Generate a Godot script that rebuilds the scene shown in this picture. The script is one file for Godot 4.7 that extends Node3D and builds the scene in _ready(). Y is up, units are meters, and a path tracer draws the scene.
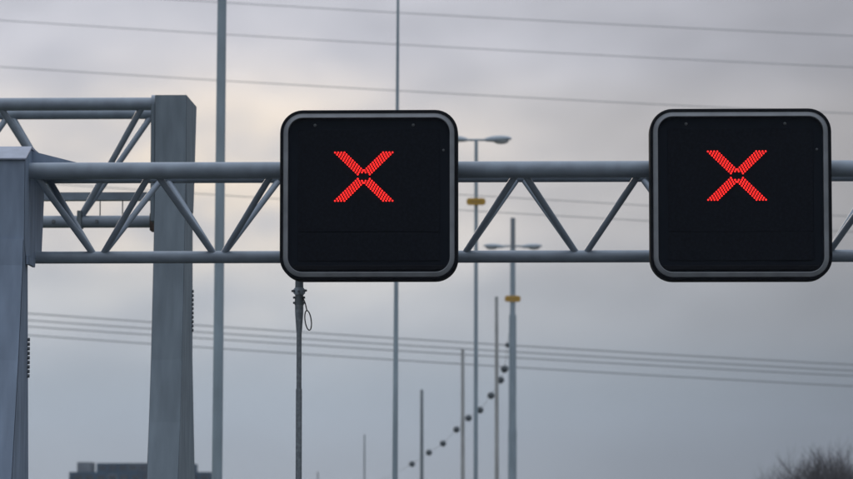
extends Node3D
# Motorway gantry with two red-cross lane signals under an overcast evening sky.
# y up, metres. The road runs along -z; the eye stands at (0, 3.2, 0).

var M := {}
var used := {}

# ---------------------------------------------------------------- naming
func numbered(called: String) -> String:
	var n: int = used.get(called, 0)
	used[called] = n + 1
	return called if n == 0 else "%s_%03d" % [called, n]

func thing(called: String, label: String, category: String, at := Vector3.ZERO, group := "") -> Node3D:
	var o := Node3D.new()
	o.name = numbered(called)
	add_child(o)
	o.position = at
	o.set_meta("label", label)
	o.set_meta("category", category)
	if group != "":
		o.set_meta("group", group)
	return o

func put(called: String, st: SurfaceTool, m: Material, parent: Node) -> MeshInstance3D:
	var o := MeshInstance3D.new()
	o.mesh = st.commit()
	o.material_override = m
	o.name = called
	parent.add_child(o, true)
	return o

func struct(called: String, st: SurfaceTool, m: Material) -> MeshInstance3D:
	var o := put(called, st, m, self)
	o.set_meta("kind", "structure")
	return o

# ---------------------------------------------------------------- shapes
func mb() -> SurfaceTool:
	var st := SurfaceTool.new()
	st.begin(Mesh.PRIMITIVE_TRIANGLES)
	return st

func tri(st: SurfaceTool, a: Vector3, b: Vector3, c: Vector3, na: Vector3, nb: Vector3, nc: Vector3) -> void:
	# wound so that the front face (clockwise) looks along the normals
	if (b - a).cross(c - a).dot(na + nb + nc) > 0.0:
		var t := b
		b = c
		c = t
		t = nb
		nb = nc
		nc = t
	st.set_normal(na)
	st.add_vertex(a)
	st.set_normal(nb)
	st.add_vertex(b)
	st.set_normal(nc)
	st.add_vertex(c)

func quad(st: SurfaceTool, a: Vector3, b: Vector3, c: Vector3, d: Vector3, n: Vector3) -> void:
	tri(st, a, b, c, n, n, n)
	tri(st, a, c, d, n, n, n)

func tube(st: SurfaceTool, a: Vector3, b: Vector3, r0: float, r1: float, sides := 12, caps := true) -> void:
	var ax := (b - a).normalized()
	var u := ax.cross(Vector3.UP if absf(ax.y) < 0.9 else Vector3.RIGHT).normalized()
	var v := ax.cross(u)
	for i in sides:
		var t0 := TAU * i / sides
		var t1 := TAU * (i + 1) / sides
		var d0 := u * cos(t0) + v * sin(t0)
		var d1 := u * cos(t1) + v * sin(t1)
		tri(st, a + d0 * r0, b + d0 * r1, b + d1 * r1, d0, d0, d1)
		tri(st, a + d0 * r0, b + d1 * r1, a + d1 * r0, d0, d1, d1)
		if caps:
			tri(st, a, a + d0 * r0, a + d1 * r0, -ax, -ax, -ax)
			tri(st, b, b + d0 * r1, b + d1 * r1, ax, ax, ax)

func path_tube(st: SurfaceTool, pts: Array, r: float, sides := 6) -> void:
	for i in pts.size() - 1:
		tube(st, pts[i], pts[i + 1], r, r, sides, i == 0 or i == pts.size() - 2)

func box(st: SurfaceTool, lo: Vector3, hi: Vector3, bev := 0.0) -> void:
	var poly := [Vector2(lo.z, lo.y), Vector2(hi.z, lo.y), Vector2(hi.z, hi.y), Vector2(lo.z, hi.y)]
	prism_x(st, poly, lo.x, hi.x, bev)

func inset(poly: Array, by: float) -> Array:
	var area := 0.0
	for i in poly.size():
		var p: Vector2 = poly[i]
		area += p.cross(poly[(i + 1) % poly.size()])
	var s := 1.0 if area > 0.0 else -1.0
	var out := []
	for i in poly.size():
		var a: Vector2 = poly[(i + poly.size() - 1) % poly.size()]
		var b: Vector2 = poly[i]
		var c: Vector2 = poly[(i + 1) % poly.size()]
		var n0 := (b - a).normalized().orthogonal() * -s
		var n1 := (c - b).normalized().orthogonal() * -s
		var m := (n0 + n1).normalized()
		out.append(b + m * by / maxf(m.dot(n0), 0.35))
	return out

# a (z, y) outline pushed along x, with a small chamfer round both end faces
func prism_x(st: SurfaceTool, poly: Array, x0: float, x1: float, bev := 0.0) -> void:
	var loops := []
	if bev > 0.0:
		var ins := inset(poly, bev)
		loops = [[x0, ins], [x0 + bev, poly], [x1 - bev, poly], [x1, ins]]
	else:
		loops = [[x0, poly], [x1, poly]]
	var n := poly.size()
	var mid := Vector2.ZERO
	for p in poly:
		mid += p / n
	var area := 0.0
	for i in n:
		var p: Vector2 = poly[i]
		area += p.cross(poly[(i + 1) % n])
	var s := 1.0 if area > 0.0 else -1.0
	for k in loops.size() - 1:
		for i in n:
			var a: Vector2 = loops[k][1][i]
			var b: Vector2 = loops[k][1][(i + 1) % n]
			var c: Vector2 = loops[k + 1][1][(i + 1) % n]
			var d: Vector2 = loops[k + 1][1][i]
			var xa: float = loops[k][0]
			var xb: float = loops[k + 1][0]
			var o2 := (b - a).normalized().orthogonal() * s
			var nn := Vector3(0, o2.y, o2.x) * -1.0
			if loops.size() == 4 and k == 0:
				nn = (nn + Vector3.LEFT).normalized()
			if loops.size() == 4 and k == 2:
				nn = (nn + Vector3.RIGHT).normalized()
			quad(st, Vector3(xa, a.y, a.x), Vector3(xa, b.y, b.x), Vector3(xb, c.y, c.x), Vector3(xb, d.y, d.x), nn)
	for e in [[loops[0], Vector3.LEFT], [loops[-1], Vector3.RIGHT]]:
		var pl := PackedVector2Array(e[0][1])
		var x: float = e[0][0]
		var idx := Geometry2D.triangulate_polygon(pl)
		for t in range(0, idx.size(), 3):
			var p0 := pl[idx[t]]
			var p1 := pl[idx[t + 1]]
			var p2 := pl[idx[t + 2]]
			tri(st, Vector3(x, p0.y, p0.x), Vector3(x, p1.y, p1.x), Vector3(x, p2.y, p2.x), e[1], e[1], e[1])

# loops of a rounded rectangle: rows of [inset, z]; lofted, optionally closed in front
func rounded(st: SurfaceTool, w: float, h: float, r: float, rows: Array, close_first := false, close_last := false, at := Vector3.ZERO) -> void:
	var seg := 9
	var loops := []
	for row in rows:
		var loop := []
		var rr := maxf(r - row[0], 0.004)
		var cx: float = w / 2 - row[0] - rr
		var cy: float = h / 2 - row[0] - rr
		for q in 4:
			var c := Vector2(cx if q == 0 or q == 3 else -cx, cy if q < 2 else -cy)
			for i in seg + 1:
				var t := PI / 2 * (q + float(i) / seg)
				loop.append([Vector3(c.x + rr * cos(t), c.y + rr * sin(t), row[1]) + at, Vector2(cos(t), sin(t))])
		loops.append(loop)
	for k in rows.size() - 1:
		var din: float = rows[k + 1][0] - rows[k][0]
		var dz: float = rows[k + 1][1] - rows[k][1]
		var e := Vector2(-din, dz).normalized()      # (outwards, z) along the profile
		var pn := Vector2(e.y, -e.x)                 # its outer normal when going back to front
		for i in loops[k].size():
			var j: int = (i + 1) % loops[k].size()
			var n0 := Vector3(loops[k][i][1].x * pn.x, loops[k][i][1].y * pn.x, pn.y)
			var n1 := Vector3(loops[k][j][1].x * pn.x, loops[k][j][1].y * pn.x, pn.y)
			tri(st, loops[k][i][0], loops[k + 1][i][0], loops[k + 1][j][0], n0, n0, n1)
			tri(st, loops[k][i][0], loops[k + 1][j][0], loops[k][j][0], n0, n1, n1)
	for c in [[close_first, 0, Vector3.BACK * -1.0], [close_last, rows.size() - 1, Vector3.BACK]]:
		if c[0]:
			var l: Array = loops[c[1]]
			var mid := Vector3(0, 0, rows[c[1]][1]) + at
			for i in l.size():
				tri(st, mid, l[i][0], l[(i + 1) % l.size()][0], c[2], c[2], c[2])

func ball(st: SurfaceTool, c: Vector3, r: Vector3, rings := 8, sides := 12) -> void:
	for i in rings:
		for j in sides:
			var q := []
			for o in [[i, j], [i + 1, j], [i + 1, j + 1], [i, j + 1]]:
				var a: float = PI * o[0] / rings
				var b: float = TAU * o[1] / sides
				q.append(Vector3(sin(a) * cos(b), cos(a), sin(a) * sin(b)))
			var n := []
			for p in q:
				n.append((p / r).normalized())
			if i > 0:
				tri(st, c + q[0] * r, c + q[1] * r, c + q[3] * r, n[0], n[1], n[3])
			if i < rings - 1:
				tri(st, c + q[1] * r, c + q[2] * r, c + q[3] * r, n[1], n[2], n[3])

# ---------------------------------------------------------------- materials
func srgb(r: float, g: float, b: float) -> Color:
	return Color(r, g, b).linear_to_srgb()

func noise_tex(seed_: int, freq: float, lo: float, hi: float, octaves := 4, stretch := false) -> ImageTexture:
	var n := FastNoiseLite.new()
	n.seed = seed_
	n.frequency = freq
	n.fractal_octaves = octaves
	var img := n.get_seamless_image(256, 256)
	img.convert(Image.FORMAT_RGB8)
	for y in 256:
		for x in 256:
			var v := lerpf(lo, hi, img.get_pixel(x, y).r)
			img.set_pixel(x, y, Color(v, v, v))
	img.generate_mipmaps()
	return ImageTexture.create_from_image(img)

func paint(c: Color, rough: float, metal := 0.0, tex: Texture2D = null, scale := Vector3.ONE, rough_tex: Texture2D = null) -> StandardMaterial3D:
	var m := StandardMaterial3D.new()
	m.albedo_color = c
	m.roughness = rough
	m.metallic = metal
	if tex:
		m.albedo_texture = tex
		m.uv1_triplanar = true
		m.uv1_world_triplanar = true
		m.uv1_scale = scale
	if rough_tex:
		m.roughness_texture = rough_tex
	return m

func materials() -> void:
	var weather := noise_tex(3, 0.02, 0.82, 1.0, 5)
	var grime := noise_tex(8, 0.012, 0.6, 1.0, 5)
	var fine := noise_tex(12, 0.05, 0.7, 1.0, 3)
	M.steel = paint(srgb(0.31, 0.37, 0.44), 0.4, 0.0, weather, Vector3(0.6, 0.6, 0.6), fine)
	M.tower = paint(srgb(0.31, 0.385, 0.50), 0.75, 0.0, weather, Vector3(0.9, 0.18, 0.9), fine)
	M.tower_far = paint(srgb(0.27, 0.325, 0.37), 0.8, 0.0, weather, Vector3(0.8, 0.16, 0.8), fine)
	M.cap = paint(srgb(0.36, 0.40, 0.50), 0.45, 0.0, weather, Vector3(0.8, 0.8, 0.8))
	M.bolt = paint(srgb(0.16, 0.175, 0.19), 0.5, 0.4)
	M.rust = paint(srgb(0.13, 0.085, 0.06), 0.8, 0.0, grime, Vector3(2, 2, 2))
	M.pole = paint(srgb(0.40, 0.50, 0.57), 0.45, 0.0, weather, Vector3(0.5, 0.1, 0.5), fine)
	M.pole_dark = paint(srgb(0.22, 0.26, 0.28), 0.6, 0.0, weather, Vector3(0.5, 0.1, 0.5))
	M.pole_pale = paint(srgb(0.55, 0.56, 0.55), 0.7, 0.0, weather, Vector3(0.5, 0.1, 0.5))
	M.galv = paint(srgb(0.36, 0.41, 0.45), 0.4, 0.35, fine, Vector3(1.5, 1.5, 1.5))
	M.housing = paint(srgb(0.006, 0.007, 0.010), 0.7)
	M.rim = paint(srgb(0.30, 0.32, 0.345), 0.38, 0.0, weather, Vector3(0.8, 0.8, 0.8), fine)
	M.face = paint(srgb(0.0075, 0.011, 0.0175), 0.75)
	M.panel = paint(srgb(0.009, 0.012, 0.019), 0.8, 0.0, fine, Vector3(2, 2, 2))
	M.screw = paint(srgb(0.12, 0.13, 0.14), 0.4, 0.3)
	M.cable = paint(srgb(0.03, 0.03, 0.033), 0.6)
	M.lamp = paint(srgb(0.48, 0.56, 0.63), 0.4, 0.0, weather, Vector3(1, 1, 1))
	M.bowl = paint(srgb(0.45, 0.47, 0.48), 0.15)
	M.yellow = paint(srgb(0.82, 0.46, 0.025), 0.6, 0.0, fine, Vector3(2, 2, 2))
	M.yellow_dark = paint(srgb(0.30, 0.17, 0.03), 0.7)
	M.wire = paint(srgb(0.26, 0.27, 0.28), 0.6)
	M.marker = paint(srgb(0.06, 0.08, 0.09), 0.6)
	M.bark = paint(srgb(0.08, 0.07, 0.07), 0.9)
	M.wall = paint(srgb(0.025, 0.095, 0.165), 0.7, 0.0, grime, Vector3(0.05, 0.05, 0.05))
	M.wall_pale = paint(srgb(0.25, 0.29, 0.33), 0.7, 0.0, grime, Vector3(0.05, 0.05, 0.05))
	M.glass = paint(srgb(0.02, 0.03, 0.04), 0.12)
	M.grass = paint(srgb(0.07, 0.085, 0.035), 0.95, 0.0, grime, Vector3(0.05, 0.05, 0.05))
	M.asphalt = paint(srgb(0.055, 0.055, 0.058), 0.9, 0.0, grime, Vector3(0.2, 0.2, 0.2))
	M.line = paint(srgb(0.7, 0.7, 0.68), 0.8, 0.0, grime, Vector3(0.6, 0.6, 0.6))
	for k in ["tower", "tower_far", "face", "panel", "housing", "wall"]:
		M[k].metallic_specular = 0.22
	var led := StandardMaterial3D.new()
	led.albedo_color = srgb(0.3, 0.01, 0.01)
	led.roughness = 0.3
	led.emission_enabled = true
	led.emission = Color(1.0, 0.15, 0.13)
	led.emission_energy_multiplier = 2.0
	M.led = led

# ---------------------------------------------------------------- sky
func smooth(a: float, b: float, x: float) -> float:
	var t := clampf((x - a) / (b - a), 0.0, 1.0)
	return t * t * (3.0 - 2.0 * t)

# An overcast evening: a cloud deck that is brightest towards the veiled sun on the left, a bluish haze low down, and thin places
# where the light comes through. Colours as seen (sRGB), made linear at the end.
func make_sky() -> Sky:
	var w := 2048
	var h := 1024
	var big := FastNoiseLite.new()
	big.seed = 21
	big.frequency = 1.0
	big.fractal_octaves = 5
	var wisp := FastNoiseLite.new()
	wisp.seed = 5
	wisp.frequency = 1.0
	wisp.fractal_octaves = 4
	var data := PackedFloat32Array()
	data.resize(w * h * 3)
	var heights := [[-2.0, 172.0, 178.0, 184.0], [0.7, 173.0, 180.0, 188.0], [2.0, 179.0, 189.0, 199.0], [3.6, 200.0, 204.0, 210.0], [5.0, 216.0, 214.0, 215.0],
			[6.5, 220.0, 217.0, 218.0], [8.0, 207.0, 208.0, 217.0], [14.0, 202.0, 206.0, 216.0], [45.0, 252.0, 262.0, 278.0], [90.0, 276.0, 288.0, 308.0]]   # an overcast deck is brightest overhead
	for y in range(0, h / 2 + 2):
		var el := 90.0 - (y + 0.5) / h * 180.0
		var base := Color(0, 0, 0)
		for k in heights.size() - 1:
			if el >= heights[k][0] and el <= heights[k + 1][0]:
				var t := smooth(heights[k][0], heights[k + 1][0], el)
				base = Color(lerpf(heights[k][1], heights[k + 1][1], t), lerpf(heights[k][2], heights[k + 1][2], t), lerpf(heights[k][3], heights[k + 1][3], t))
		for x in w:
			var az := wrapf((x + 0.5) / w * 360.0, -180.0, 180.0)   # the panorama's edge looks along -z
			var ar := deg_to_rad(az)
			var er := deg_to_rad(el)
			# cloud patterns laid in the direction sphere, flattened near the horizon
			var p := Vector3(sin(ar) * 9.0, el * 0.62, cos(ar) * 9.0)
			var n1 := big.get_noise_3d(p.x * 0.75, p.y * 0.55, p.z * 0.75)
			var n2 := wisp.get_noise_3d(p.x * 2.2 + 7.0, p.y * 1.5 - p.x * 0.4, p.z * 2.2)
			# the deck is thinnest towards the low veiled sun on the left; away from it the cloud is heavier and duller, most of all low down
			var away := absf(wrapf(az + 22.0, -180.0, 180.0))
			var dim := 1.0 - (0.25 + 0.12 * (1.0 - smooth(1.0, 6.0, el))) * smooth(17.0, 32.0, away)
			dim -= 0.09 * smooth(8.0, 45.0, az) * (1.0 - smooth(100.0, 150.0, az)) - 0.07 * smooth(130.0, 180.0, absf(az))   # unseen cloud added: duller right to shade right-facing sides, lighter behind
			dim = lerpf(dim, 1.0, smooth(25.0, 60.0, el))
			var cloud := 1.0 + 0.06 * n1 + 0.085 * n2 * smooth(1.5, 5.0, el)
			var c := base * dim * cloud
			# thin cloud near the sun lets warm light through
			var near := exp(-pow(wrapf(az + 5.0, -180.0, 180.0) / 3.8, 2.0)) * exp(-pow((el - 5.7) / 1.8, 2.0))
			var thin := near * clampf(0.75 + 1.7 * n2 + 0.7 * n1, 0.0, 1.5)
			c += Color(27, 16, -1) * thin
			c = (c / 255.0).srgb_to_linear()
			var at := (y * w + x) * 3
			data[at] = c.r
			data[at + 1] = c.g
			data[at + 2] = c.b
	for y in range(h / 2 + 2, h):
		for x in w:
			var at := (y * w + x) * 3
			data[at] = 0.32
			data[at + 1] = 0.36
			data[at + 2] = 0.42
	var img := Image.create_from_data(w, h, false, Image.FORMAT_RGBF, data.to_byte_array())
	var pm := PanoramaSkyMaterial.new()
	pm.panorama = ImageTexture.create_from_image(img)
	var s := Sky.new()
	s.sky_material = pm
	return s

# ---------------------------------------------------------------- gantries
# Triangular tubular truss (two upper chords, one lower) between deep-headed posts whose legs spread towards the ground.
func post(parent: Node3D, x0: float, x1: float, head: Array, leg: Array, cap: Array, mat: Material) -> Node3D:
	var p := Node3D.new()
	p.name = "post"
	parent.add_child(p, true)
	var st := mb()
	prism_x(st, head, x0, x1, 0.006)
	put("post_head", st, mat, p)
	st = mb()
	prism_x(st, leg, x0 + 0.006, x1 - 0.006, 0.006)
	put("leg", st, mat, p)
	if cap.size() > 0:
		st = mb()
		prism_x(st, cap, x0 - 0.012, x1 + 0.012, 0.004)
		put("cap", st, M.cap, p)
	return p

func front_gantry() -> void:
	var g := thing("sign_gantry", "blue-grey tubular truss gantry carrying the two red-cross signs", "gantry")
	var yu := 6.502
	var yr := 6.541
	var yl := 5.716
	var x0 := -4.66
	var x1 := 8.2
	# posts: (z, y) outlines; the camera looks along -z
	var head := [Vector2(-31.70, 6.575), Vector2(-31.70, 5.80), Vector2(-31.85, 5.62), Vector2(-32.02, 5.62), Vector2(-32.86, 5.78), Vector2(-33.08, 6.70), Vector2(-32.05, 6.715)]
	var leg := [Vector2(-31.68, 5.83), Vector2(-31.66, 5.58), Vector2(-31.45, 4.68), Vector2(-31.10, 3.574), Vector2(-30.0, 0.0), Vector2(-32.5, 0.0), Vector2(-32.15, 3.587), Vector2(-32.05, 4.70), Vector2(-31.97, 5.63)]
	var cap := [Vector2(-31.675, 6.578), Vector2(-31.675, 6.592), Vector2(-32.045, 6.742), Vector2(-33.10, 6.725), Vector2(-33.10, 6.705), Vector2(-32.05, 6.72)]
	for e in [[-5.08, -4.645], [x1, x1 + 0.435]]:
		var p := post(g, e[0], e[1], head, leg, cap, M.tower)
		var s: float = 1.0 if e[0] < 0.0 else -1.0
		var face: float = e[1] if s > 0.0 else e[0]
		# collar plate under the head, where the lower chord lands
		var st := mb()
		box(st, Vector3(minf(face, face + s * 0.03), 5.60, -32.22), Vector3(maxf(face, face + s * 0.03), 5.68, -31.80), 0.004)
		put("flange", st, M.tower, p)
		# sloping web plate from the head down to the upper chords
		st = mb()
		var wx := face + s * 0.43
		for q in [[6.705, 6.595, 1.0], [6.690, 6.580, -1.0]]:
			quad(st, Vector3(face, q[0], -32.12), Vector3(wx, q[1], -32.12), Vector3(wx, q[1], -32.95), Vector3(face, q[0], -32.95), Vector3(0.2 * s, q[2], 0).normalized())
		quad(st, Vector3(face, 6.705, -32.12), Vector3(wx, 6.595, -32.12), Vector3(wx, 6.58, -32.12), Vector3(face, 6.54, -32.12), Vector3.BACK)
		quad(st, Vector3(face, 6.705, -32.95), Vector3(wx, 6.595, -32.95), Vector3(wx, 6.58, -32.95), Vector3(face, 6.54, -32.95), Vector3.FORWARD)
		put("gusset_plate", st, M.tower, p)
		# climbing bolts on the rear edge of the leg
		for k in 9:
			st = mb()
			var b := Vector3(face - s * 0.062, 4.90 - k * 0.043, -32.0)
			tube(st, b, b + Vector3(s * 0.075, 0, 0), 0.012, 0.012, 8)
			tube(st, b + Vector3(s * 0.05, 0, 0), b + Vector3(s * 0.078, 0, 0), 0.019, 0.019, 6)
			put("step_bolt", st, M.bolt, p)
	for c in [["upper_chord", yu, -32.0, 0.080], ["upper_chord", yr, -33.0, 0.060], ["lower_chord", yl, -32.5, 0.059]]:
		var st := mb()
		tube(st, Vector3(x0, c[1], c[2]), Vector3(x1 + 0.02, c[1], c[2]), c[3], c[3], 28)
		put(c[0], st, M.steel, g)
	# sleeve joints where lengths of the upper chord are bolted together
	for k in 11:
		var xl := -4.05 + 1.16 * k
		for s in [-1.0, 1.0]:
			for r in [[yu, -32.0], [yr, -33.0]]:
				var a := Vector3(xl + s * 0.045, yl + 0.03, -32.5)
				var b := Vector3(xl + s * 0.535, r[0] - 0.05, r[1] - 0.02 * signf(r[1] + 32.5))
				if b.x > x1:
					continue
				var st := mb()
				tube(st, a, b, 0.031, 0.031, 14)
				put("diagonal_brace", st, M.steel, g)

func back_gantry() -> void:
	var g := thing("sign_gantry", "taller grey gantry behind, ending at a broad post on the left", "gantry")
	var head := [Vector2(-42.2, 8.507), Vector2(-42.2, 7.36), Vector2(-42.3, 7.1), Vector2(-43.14, 7.1), Vector2(-43.2, 7.28), Vector2(-43.5, 8.52)]
	var leg := [Vector2(-42.19, 7.38), Vector2(-42.05, 6.3), Vector2(-41.87, 5.175), Vector2(-41.69, 4.4), Vector2(-41.47, 3.69), Vector2(-40.3, 0.0), Vector2(-44.7, 0.0), Vector2(-43.6, 3.72), Vector2(-43.2, 5.22), Vector2(-43.12, 7.15)]
	var xr := -4.16
	for e in [[xr - 0.40, xr], [-17.0, -16.6]]:
		var p := post(g, e[0], e[1], head, leg, [], M.tower_far)
		var face: float = e[1]
		for k in 10:
			var st := mb()
			var b := Vector3(face - 0.062, 6.10 - k * 0.055, -43.08)
			tube(st, b, b + Vector3(0.075, 0, 0), 0.013, 0.013, 8)
			tube(st, b + Vector3(0.05, 0, 0), b + Vector3(0.078, 0, 0), 0.022, 0.022, 6)
			put("step_bolt", st, M.bolt, p)
	var xe := xr - 0.40
	# end plate and collar where the truss meets the post
	var st2 := mb()
	box(st2, Vector3(xe - 0.055, 6.93, -43.46), Vector3(xe, 8.40, -42.24), 0.006)
	put("end_plate", st2, M.tower_far, g)
	st2 = mb()
	tube(st2, Vector3(xe - 0.07, 8.44, -42.5), Vector3(xe, 8.44, -42.5), 0.105, 0.105, 20)
	put("collar", st2, M.steel, g)
	for c in [["upper_chord", 8.432, -42.5, 0.082], ["upper_chord", 8.428, -43.5, 0.070], ["lower_chord", 6.985, -43.0, 0.078], ["cable_tray", 7.36, -43.55, 0.05]]:
		var st := mb()
		if c[0] == "cable_tray":
			box(st, Vector3(-16.6, c[1] - 0.05, c[2] - 0.12), Vector3(xe - 0.02, c[1] + 0.05, c[2] + 0.06), 0.008)
		else:
			tube(st, Vector3(-16.62, c[1], c[2]), Vector3(xe + 0.01, c[1], c[2]), c[3], c[3], 24)
		put(c[0], st, M.steel, g)
	var nodes := 7
	for k in nodes:
		var xl := -5.65 - 1.86 * k
		for s in [-1.0, 1.0]:
			for r in [[8.432, -42.5], [8.428, -43.5]]:
				var st := mb()
				tube(st, Vector3(xl + s * 0.05, 7.02, -43.0), Vector3(xl + s * 0.89, r[0] - 0.05, r[1]), 0.04, 0.04, 14)
				put("diagonal_brace", st, M.steel, g)
		var st3 := mb()
		box(st3, Vector3(xl + 0.03, 6.90, -43.10), Vector3(xl + 0.09, 7.12, -42.895), 0.006)
		put("node_plate", st3, M.pole_dark, g)
	for x in [-5.92, -5.37, -7.0, -8.1]:
		var st := mb()
		tube(st, Vector3(x, 6.985, -42.93), Vector3(x, 6.985, -42.90), 0.026, 0.022, 8)
		put("bolt", st, M.bolt, g)
	for x in [-5.40, -5.11, -7.2, -7.6]:
		var st := mb()
		tube(st, Vector3(x, 6.98, -43.5), Vector3(x, 7.34, -43.5), 0.008, 0.008, 6)
		put("hanger", st, M.bolt, g)
	var st4 := mb()
	box(st4, Vector3(xe - 0.13, 6.86, -43.12), Vector3(xe - 0.05, 7.08, -42.86), 0.006)
	put("bracket", st4, M.rust, g)

# ---------------------------------------------------------------- lane signals
func lane_signal(centre: Vector3, w: float, h: float, cross_at: Vector2, label: String) -> void:
	var o := thing("lane_signal", label, "lane signal", centre, "red-cross lane signals on the gantry")
	var r := 0.215
	var st := mb()
	rounded(st, w, h, r, [[0.05, -0.30], [0.0, -0.26], [0.0, -0.03], [0.006, -0.008], [0.026, -0.002], [0.03, -0.012]], true, false)
	put("housing", st, M.housing, o)
	# rounded grey rim
	st = mb()
	# it slopes outwards from a raised inner edge
	var rows := [[0.0285, -0.02], [0.0300, -0.0145], [0.0345, -0.0105], [0.0690, 0.0035], [0.0735, 0.0040], [0.0765, 0.0015], [0.0775, -0.05]]
	rounded(st, w, h, r, rows)
	put("rim", st, M.rim, o)
	st = mb()
	rounded(st, w, h, r, [[0.0745, -0.06], [0.0745, -0.040], [0.0775, -0.038]], true, true)
	put("face", st, M.face, o)
	# display field and the plain strip below it, a dark joint between
	var fw := w - 0.34
	st = mb()
	rounded(st, fw, h * 0.60, 0.012, [[0.0, -0.04], [0.0, -0.031], [0.003, -0.029]], false, true, Vector3(0, 0.135, 0))
	var dsp := put("display_field", st, M.panel, o)
	st = mb()
	rounded(st, fw, h * 0.165, 0.012, [[0.0, -0.04], [0.0, -0.031], [0.003, -0.029]], false, true, Vector3(0, -0.484, 0))
	put("lower_panel", st, M.panel, o)
	st = mb()
	rounded(st, w - 0.24, 0.045, 0.01, [[0.0, -0.04], [0.0, -0.018], [0.006, -0.014]], false, true, Vector3(0, -h / 2 + 0.118, 0))
	put("drain_strip", st, M.housing, o)
	for s in [-1.0, 1.0]:
		st = mb()
		ball(st, Vector3(s * 0.46 - 0.045, h / 2 - 0.142, -0.034), Vector3(0.015, 0.015, 0.014), 6, 10)
		put("screw", st, M.screw, o)
	st = mb()
	ball(st, Vector3(w / 2 - 0.135, 0.42, -0.034), Vector3(0.012, 0.012, 0.012), 6, 10)
	put("screw", st, M.screw, o)
	# the cross: four strokes of light points
	for sy in [1.0, -1.0]:
		for sx in [-1.0, 1.0]:
			st = mb()
			for row in 12:
				for col in 4:
					if row + col > 12 or (row == 11 and col > 0):
						continue
					var p := Vector3(cross_at.x + sx * (0.2685 - row * 0.0193 - col * 0.0292), cross_at.y + sy * (0.2265 - row * 0.0187), -0.029)
					tube(st, p, p + Vector3(0, 0, 0.006), 0.0088, 0.0066, 8)
			put("cross_stroke", st, M.led, dsp)
	# brackets back to the upper and lower chord
	for s in [-1.0, 1.0]:
		st = mb()
		box(st, Vector3(s * 0.5 - 0.04, 6.502 - centre.y - 0.06, -0.40), Vector3(s * 0.5 + 0.04, 6.502 - centre.y + 0.06, -0.29), 0.005)
		put("bracket", st, M.steel, o)
		st = mb()
		box(st, Vector3(s * 0.5 - 0.03, 5.716 - centre.y - 0.03, -0.92), Vector3(s * 0.5 + 0.03, 5.716 - centre.y + 0.03, -0.29), 0.005)
		put("bracket", st, M.steel, o)

# ---------------------------------------------------------------- poles, lamps and masts
func luminaire(parent: Node3D, at: Vector3, s: float, big := 1.0) -> void:
	var l := Node3D.new()
	l.name = "lamp_head"
	parent.add_child(l, true)
	l.position = at
	var st := mb()
	# a long flattened shell with its tip tilted up
	var n := 12
	for i in n:
		var a := float(i) / n
		var b := float(i + 1) / n
		var ra := sqrt(maxf(0.0, 1.0 - pow(a * 2.0 - 1.0, 2.0)))
		var rb := sqrt(maxf(0.0, 1.0 - pow(b * 2.0 - 1.0, 2.0)))
		for j in 14:
			var q := []
			for o in [[a, ra, j], [b, rb, j], [b, rb, j + 1], [a, ra, j + 1]]:
				var t: float = TAU * o[2] / 14
				var d := Vector3(0, sin(t), cos(t))
				q.append([Vector3(s * (o[0] * 1.14 * big), o[0] * 0.06 + d.y * o[1] * (0.15 if d.y > 0 else 0.09), d.z * o[1] * 0.19), d])
			tri(st, q[0][0], q[1][0], q[2][0], q[0][1], q[1][1], q[2][1])
			tri(st, q[0][0], q[2][0], q[3][0], q[0][1], q[2][1], q[3][1])
	put("shell", st, M.lamp, l)
	st = mb()
	ball(st, Vector3(s * 0.70 * big, -0.045, 0), Vector3(0.30 * big, 0.11, 0.14), 8, 14)
	put("bowl", st, M.bowl, l)

func lamp_mast(label: String, base: Vector3, lean: float, height: float, r0: float, r1: float, plate_y: float, plate_w: float) -> Node3D:
	var o := thing("lamp_mast", label, "lamp post", base, "double-armed motorway lamp masts")
	o.rotation.z = -lean
	var st := mb()
	var n := 6
	for i in n:
		var a := float(i) / n
		var b := float(i + 1) / n
		tube(st, Vector3(0, height * a, 0), Vector3(0, height * b, 0), lerpf(r0, r1, a), lerpf(r0, r1, b), 20, i == 0 or i == n - 1)
	put("pole", st, M.pole, o)
	st = mb()
	tube(st, Vector3(-0.34, height - 0.01, 0), Vector3(0.34, height - 0.01, 0), 0.045, 0.045, 10)
	put("cross_arm", st, M.pole, o)
	for s in [-1.0, 1.0]:
		luminaire(o, Vector3(s * 0.27, height - 0.02, 0), s)
	if plate_y > 0.0:
		number_plate(o, plate_y, plate_w, 0.27)
	return o

func number_plate(o: Node3D, y: float, w: float, h: float) -> void:
	var st := mb()
	rounded(st, w, h, h * 0.42, [[0.01, 0.0], [0.0, 0.012], [0.0, 0.05], [0.01, 0.06]], true, true, Vector3(0, y, 0.13))
	var p := put("yellow_plate", st, M.yellow, o)
	st = mb()
	box(st, Vector3(-w * 0.3, y - 0.022, 0.188), Vector3(w * 0.3, y + 0.018, 0.194), 0.0)
	put("dark_stripe", st, M.yellow_dark, p)

func slim_pole(label: String, base: Vector3, height: float, r: float, m: Material) -> void:
	var o := thing("slim_pole", label, "pole", base, "bare slim poles along the road")
	var st := mb()
	tube(st, Vector3.ZERO, Vector3(0, height * 0.5, 0), r * 1.15, r, 12)
	tube(st, Vector3(0, height * 0.5, 0), Vector3(0, height, 0), r, r * 0.8, 12)
	put("shaft", st, m, o)
	st = mb()
	tube(st, Vector3(0, height, 0), Vector3(0, height + 0.06, 0), r * 0.95, r * 0.3, 12)
	put("cap", st, m, o)

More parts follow.
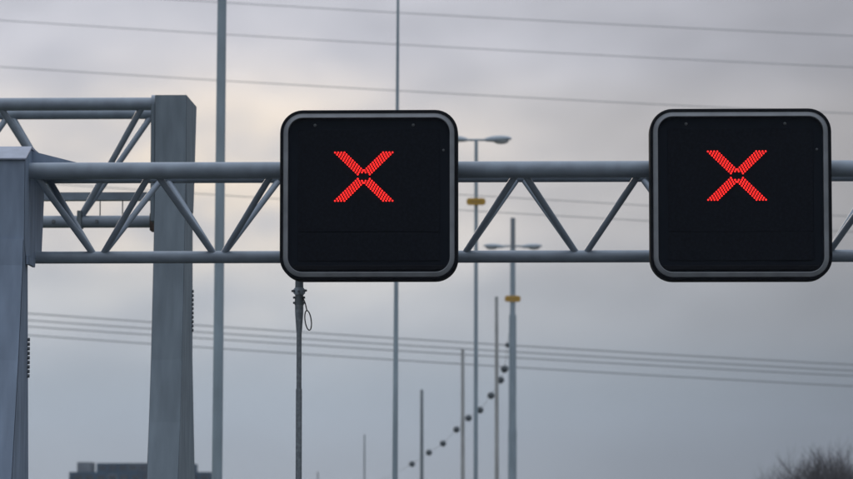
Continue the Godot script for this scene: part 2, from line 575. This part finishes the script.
# ---------------------------------------------------------------- trees
func branch(st: SurfaceTool, rng: RandomNumberGenerator, a: Vector3, dir: Vector3, length: float, r: float, level: int) -> void:
	var p := a
	var d := dir
	var steps := 3
	for i in steps:
		var q := p + d * length / steps
		tube(st, p, q, r * (1.0 - 0.2 * i), r * (1.0 - 0.2 * (i + 1)), 4 if level < 3 else 3, false)
		p = q
		d = (d + Vector3(rng.randf_range(-0.2, 0.2), rng.randf_range(-0.04, 0.2), rng.randf_range(-0.2, 0.2))).normalized()
		if level < 5 and (i > 0 or level > 0):
			for k in (2 if level < 3 else 1):
				var side := Vector3(rng.randf_range(-1, 1), rng.randf_range(-0.1, 0.5), rng.randf_range(-1, 1)).normalized()
				branch(st, rng, p, (d * 0.8 + side * 0.75).normalized(), length * rng.randf_range(0.5, 0.72), r * 0.5, level + 1)
	if level < 5:
		branch(st, rng, p, d, length * 0.66, r * 0.45, level + 1)

func bare_tree(label: String, base: Vector3, height: float, seed_: int) -> void:
	var o := thing("bare_tree", label, "tree", base, "leafless trees at the lower right")
	var rng := RandomNumberGenerator.new()
	rng.seed = seed_
	var st := mb()
	var top := height * 0.34
	tube(st, Vector3(0, -0.05, 0), Vector3(0.03, top * 0.5, 0), height * 0.024, height * 0.019, 10)
	tube(st, Vector3(0.03, top * 0.5, 0), Vector3(0, top, 0), height * 0.019, height * 0.015, 10)
	put("trunk", st, M.bark, o)
	st = mb()
	for k in 6:
		var t := TAU * k / 6.0 + rng.randf_range(-0.4, 0.4)
		branch(st, rng, Vector3(0, top * (0.7 + 0.05 * k), 0), Vector3(cos(t) * 0.55, 1.0, sin(t) * 0.55).normalized(), height * rng.randf_range(0.2, 0.27), height * 0.012, 1)
	put("crown", st, M.bark, o)

# ---------------------------------------------------------------- power line
func pylon(x: float, tops: Array, label: String) -> void:
	var o := thing("pylon", label, "pylon", Vector3(x, 0, -250), "power line pylons outside the view")
	var top := 0.0
	for t in tops:
		top = maxf(top, t.y)
	top += 1.5
	var st := mb()
	var n := 10
	for s in [Vector2(-1, -1), Vector2(1, -1), Vector2(1, 1), Vector2(-1, 1)]:
		tube(st, Vector3(s.x * 3.0, 0, s.y * 3.0), Vector3(s.x * 0.5, top, s.y * 0.5), 0.12, 0.08, 6)
		var nx := Vector2(-s.y, s.x)
		for k in n:
			var a := float(k) / n
			var b := float(k + 1) / n
			var wa := lerpf(3.0, 0.5, a)
			var wb := lerpf(3.0, 0.5, b)
			tube(st, Vector3(s.x * wa, top * a, s.y * wa), Vector3(nx.x * wb, top * b, nx.y * wb), 0.05, 0.05, 4)
	put("lattice_tower", st, M.galv, o)
	for t in tops:
		st = mb()
		tube(st, Vector3(0, t.y, 0), Vector3(0, t.y, t.x + 250.0), 0.12, 0.07, 6)
		put("arm", st, M.galv, o)

func power_lines() -> void:
	# each row: depth, slope and height of the wire at x = 0; all hang with the same sag
	var rows := [
		[248.0, -0.0580, 39.90, "topmost overhead wire crossing the sky above both signs"],
		[256.0, -0.0571, 38.66, "second overhead wire from the top of the sky"],
		[244.0, -0.0564, 33.63, "third overhead wire, passing just above both signs"],
		[257.0, -0.0617, 27.54, "upper of two wires seen through the truss between the signs"],
		[243.0, -0.0612, 25.10, "lower of two wires seen through the truss between the signs"],
		[246.0, -0.0617, 15.76, "highest of the four close wires below the signs"],
		[249.0, -0.0606, 15.45, "second of the four close wires below the signs"],
		[252.0, -0.0594, 15.17, "third of the four close wires below the signs"],
		[255.0, -0.0612, 14.59, "lowest of the four close wires below the signs"]]
	var ends := [[], []]
	for i in rows.size():
		var r = rows[i]
		var o := thing("power_line_wire", r[3], "power line", Vector3(0, 0, -r[0]), "overhead power line wires")
		var pts := []
		for k in 42:
			var x := -110.0 + 10.0 * k
			pts.append(Vector3(x, 0.00016 * x * x + r[1] * x + r[2], 0))
		var st := mb()
		path_tube(st, pts, 0.028 if i < 5 else 0.042, 6)
		put("conductor", st, M.wire, o)
		ends[0].append(Vector2(-r[0], pts[0].y))
		ends[1].append(Vector2(-r[0], pts[-1].y))
	pylon(-110.0, ends[0], "lattice pylon far out to the left, holding the overhead wires")
	pylon(300.0, ends[1], "lattice pylon far out to the right, holding the overhead wires")

func marker_line() -> void:
	var pts := [Vector3(-13.229, 6.255, -290), Vector3(-10.4, 6.75, -275), Vector3(-8.297, 7.494, -262), Vector3(-6.801, 8.238, -255), Vector3(-5.594, 8.754, -248), Vector3(-4.48, 9.586, -241),
			Vector3(-3.524, 10.19, -234), Vector3(-2.651, 10.513, -227), Vector3(-1.857, 11.224, -220), Vector3(-1.201, 11.939, -213), Vector3(-0.918, 12.318, -206), Vector3(-0.709, 13.414, -199), Vector3(-0.47, 14.58, -190.0)]
	var o := thing("marker_wire", "thin sagging wire strung with dark balls beside the stepped mast", "wire")
	var st := mb()
	path_tube(st, pts, 0.012, 6)
	put("wire", st, M.wire, o)
	for i in range(2, 12):
		var b := thing("marker_ball", "", "marker ball", pts[i], "dark balls strung on the sagging wire")
		var where := ["lowest dark ball on the sagging wire, just left of the dark pole", "second dark ball from the lower end of the sagging wire", "third dark ball from the lower end of the sagging wire",
				"fourth dark ball from the lower end of the sagging wire", "fifth dark ball from the lower end of the sagging wire", "sixth dark ball from the lower end, right beside the thin lamp mast",
				"fourth dark ball from the upper end of the sagging wire", "third dark ball from the upper end of the sagging wire", "second dark ball from the upper end, close beside the stepped mast",
				"small topmost dark ball on the sagging wire, against the stepped mast"]
		b.set_meta("label", where[i - 2])
		var r := 0.235 if i < 11 else 0.15
		st = mb()
		ball(st, Vector3.ZERO, Vector3(r, r, r), 10, 16)
		put("shell", st, M.marker, b)
		st = mb()
		tube(st, Vector3(-r * 1.02, 0, 0), Vector3(r * 1.02, 0, 0), r * 0.2, r * 0.2, 8)
		put("clamp", st, M.bolt, b)

func _ready() -> void:
	# camera
	var cam := Camera3D.new()
	cam.name = "camera"
	var lens := CameraAttributesPhysical.new()
	lens.frustum_focal_length = 170.35
	lens.frustum_focus_distance = 32.0
	lens.exposure_aperture = 4.4
	lens.frustum_near = 0.1
	lens.frustum_far = 5000.0
	cam.attributes = lens
	add_child(cam)
	cam.position = Vector3(0, 3.2, 0)
	cam.rotation_degrees = Vector3(4.716, 1.570, 0)
	cam.fov = 8.0587
	cam.far = 5000.0
	cam.current = true
	# sky and exposure
	var env := Environment.new()
	env.background_mode = Environment.BG_SKY
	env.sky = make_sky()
	env.tonemap_mode = Environment.TONE_MAPPER_LINEAR
	env.tonemap_exposure = 1.0
	env.sdfgi_enabled = true
	env.ssao_enabled = true
	env.ssil_enabled = true
	env.fog_enabled = true
	env.fog_density = 0.00033
	env.fog_light_color = Color(0.80, 0.84, 0.90)
	var we := WorldEnvironment.new()
	we.name = "world_environment"
	we.environment = env
	add_child(we)
	# the veiled sun, low on the left beyond the gantries
	var sun := DirectionalLight3D.new()
	sun.name = "sun"
	sun.light_energy = 0.2
	sun.light_angular_distance = 20.0
	sun.light_color = Color(1.0, 0.93, 0.84)
	sun.shadow_enabled = true
	sun.rotation_degrees = Vector3(-22, 180 + 25, 0)
	add_child(sun)
	materials()

	# the ground and the two carriageways
	var st := mb()
	quad(st, Vector3(-900, 0, 300), Vector3(900, 0, 300), Vector3(900, 0, -1500), Vector3(-900, 0, -1500), Vector3.UP)
	struct("ground", st, M.grass)
	st = mb()
	quad(st, Vector3(-3.6, 0.004, 250), Vector3(8.0, 0.004, 250), Vector3(8.0, 0.004, -1000), Vector3(-3.6, 0.004, -1000), Vector3.UP)
	var road := struct("road", st, M.asphalt)
	st = mb()
	quad(st, Vector3(-16.4, 0.004, 250), Vector3(-5.6, 0.004, 250), Vector3(-5.6, 0.004, -38), Vector3(-16.4, 0.004, -38), Vector3.UP)
	struct("opposite_road", st, M.asphalt)
	for x in [-3.2, 7.6]:
		st = mb()
		quad(st, Vector3(x - 0.08, 0.008, 250), Vector3(x + 0.08, 0.008, 250), Vector3(x + 0.08, 0.008, -1000), Vector3(x - 0.08, 0.008, -1000), Vector3.UP)
		put("edge_line", st, M.line, road)

	front_gantry()
	lane_signal(Vector3(-1.404, 6.224, -31.55), 1.664, 1.598, Vector2(-0.048, 0.173), "black square signal with red cross, nearer the grey posts, slim pole below")
	lane_signal(Vector3(2.0615, 6.2215, -31.55), 1.691, 1.607, Vector2(-0.0345, 0.1755), "black square signal with red cross at the right, open sky below")
	back_gantry()

	# slim mast hanging below the left signal
	var o := thing("service_mast", "slim grey pole with clamps and a cable loop, rising to the left signal's underside", "pole", Vector3(-2.112, 0, -32.5))
	st = mb()
	tube(st, Vector3(0, 0, 0), Vector3(0, 4.45, 0), 0.032, 0.030, 14)
	tube(st, Vector3(0, 4.45, 0), Vector3(0, 5.10, 0), 0.025, 0.025, 14)
	put("shaft", st, M.galv, o)
	st = mb()
	tube(st, Vector3(0, 4.99, 0), Vector3(0, 5.19, 0), 0.027, 0.041, 16)
	tube(st, Vector3(0, 5.19, 0), Vector3(0, 5.26, 0), 0.041, 0.041, 16)
	put("sleeve", st, M.galv, o)
	st = mb()
	tube(st, Vector3(0, 5.255, 0), Vector3(0, 5.35, 0), 0.046, 0.040, 12)
	put("coupling", st, M.pole_dark, o)
	for y in [5.275, 5.325]:
		st = mb()
		tube(st, Vector3(-0.058, y, 0.02), Vector3(0.058, y, 0.02), 0.011, 0.011, 8)
		put("clamp_bolt", st, M.bolt, o)
	st = mb()
	tube(st, Vector3(0, 5.352, 0), Vector3(0, 5.368, 0), 0.044, 0.058, 10)
	tube(st, Vector3(0, 5.368, 0), Vector3(0, 5.405, 0), 0.060, 0.060, 10)
	tube(st, Vector3(0, 5.405, 0), Vector3(0, 5.422, 0), 0.056, 0.042, 10)
	put("clamp_ring", st, M.lamp, o)
	for q in [Vector3(-0.045, 5.385, 0.045), Vector3(0.05, 5.39, 0.04), Vector3(0.0, 5.38, 0.06)]:
		st = mb()
		tube(st, q, q + Vector3(q.x, 0, q.z).normalized() * 0.028, 0.012, 0.012, 6)
		put("clamp_bolt", st, M.bolt, o)
	st = mb()
	tube(st, Vector3(0, 5.42, 0), Vector3(0, 5.665, 0), 0.04, 0.036, 14)
	put("neck", st, M.pole_dark, o)
	st = mb()
	var loop := [Vector3(0.035, 5.33, 0.03)]
	for k in 21:
		var t := TAU * k / 20.0
		loop.append(Vector3(0.088 + 0.030 * sin(t) - 0.012 * cos(t), 5.105 + 0.095 * cos(t), 0.03))
	loop.insert(1, Vector3(0.06, 5.27, 0.035))
	path_tube(st, loop, 0.0065, 6)
	put("cable_loop", st, M.cable, o)

	# lamp masts, near to far
	lamp_mast("thick lamp mast left of the signals, running out of the top of the picture", Vector3(-6.075, 0, -68), 0.0053, 18.5, 0.112, 0.085, 0.0, 0.0)
	lamp_mast("tapering lamp mast rising behind the left signal past the top", Vector3(-3.25, 0, -88), 0.0055, 18.0, 0.085, 0.032, 0.0, 0.0)
	lamp_mast("thin lamp mast with yellow plate and double lamp, just right of left signal", Vector3(-1.725, 0, -132), 0.0027, 18.0, 0.092, 0.07, 15.557, 0.74)
	# stepped mast with lamps part way up
	var d := thing("stepped_mast", "stepped grey mast with spike, lower double lamp and yellow plate", "lamp post", Vector3(-0.45, 0, -190), "double-armed motorway lamp masts")
	d.rotation.z = -0.0045
	for s in [[0.0, 8.2, 0.25], [8.2, 14.63, 0.215], [14.63, 18.3, 0.155], [18.3, 20.08, 0.14]]:
		st = mb()
		tube(st, Vector3(0, s[0], 0), Vector3(0, s[1], 0), s[2], s[2] * 0.96, 20)
		put("pole_section", st, M.pole if s[0] < 18.0 else M.galv, d)
	st = mb()
	tube(st, Vector3(-0.5, 18.5, 0), Vector3(0.5, 18.5, 0), 0.05, 0.05, 10)
	put("cross_arm", st, M.pole, d)
	for s in [-1.0, 1.0]:
		luminaire(d, Vector3(s * 0.42, 18.45, 0), s, 1.1)
	number_plate(d, 15.53, 0.90, 0.35)

	slim_pole("pale slim pole close left of the stepped mast", Vector3(-1.15, 0, -170), 14.30, 0.105, M.pole_pale)
	slim_pole("pale slim pole left of the thin lamp mast with yellow plate", Vector3(-3.52, 0, -210), 13.65, 0.125, M.pole_pale)
	slim_pole("dark short slim pole between two lamp masts, ball wire crossing it", Vector3(-7.20, 0, -250), 12.7, 0.13, M.pole_dark)
	slim_pole("thin far pole right of the service pole, low in the picture", Vector3(-13.236, 0, -290), 10.42, 0.07, M.pole_dark)
	slim_pole("farthest tiny pole tip just above the bottom of the picture", Vector3(-26.7, 0, -450), 9.5, 0.13, M.pole_pale)

	power_lines()
	marker_line()

	# office block far behind
	var b := thing("office_block", "flat dark office block low on the horizon behind the posts", "building", Vector3(-56, 0, -500))
	st = mb()
	box(st, Vector3(-10.35, 0, -14), Vector3(10.45, 10.24, 0), 0.05)
	put("wall", st, M.wall, b)
	st = mb()
	box(st, Vector3(-6.37, 10.24, -12), Vector3(7.5, 11.56, -0.6), 0.05)
	put("roof_storey", st, M.wall, b)
	st = mb()
	box(st, Vector3(-9.33, 10.24, -6), Vector3(-7.26, 11.71, -1.2), 0.04)
	put("plant_room", st, M.wall_pale, b)
	for fl in 3:
		for k in 12:
			var x := -9.7 + k * 1.7
			st = mb()
			box(st, Vector3(x, 1.75 + fl * 3.2, -0.02), Vector3(x + 1.35, 3.5 + fl * 3.2, 0.06), 0.0)
			var wn := put("window", st, M.wall_pale if (k + fl) % 5 == 0 else M.wall, b)
			st = mb()
			box(st, Vector3(x + 0.1, 1.85 + fl * 3.2, 0.06), Vector3(x + 1.25, 3.4 + fl * 3.2, 0.08), 0.0)
			put("pane", st, M.glass, wn)

	for k in 9:
		var x := -6.1 + k * 1.5
		st = mb()
		box(st, Vector3(x, 10.5, -0.6), Vector3(x + 1.2, 11.3, -0.54), 0.0)
		var wn := put("window", st, M.wall_pale if k == 3 or k == 4 else M.wall, b)
		st = mb()
		box(st, Vector3(x + 0.08, 10.57, -0.54), Vector3(x + 1.12, 11.23, -0.51), 0.0)
		put("pane", st, M.glass, wn)

	bare_tree("tallest leafless tree at the lower right", Vector3(16.5, 0, -180), 8.1, 4)
	bare_tree("small leafless tree left of the tallest one at lower right", Vector3(15.1, 0, -182), 7.7, 9)
	bare_tree("broad leafless tree at the right edge of the picture", Vector3(17.9, 0, -178), 7.9, 15)
	bare_tree("lowest leafless tree top, leftmost at the lower right", Vector3(13.9, 0, -186), 6.9, 23)
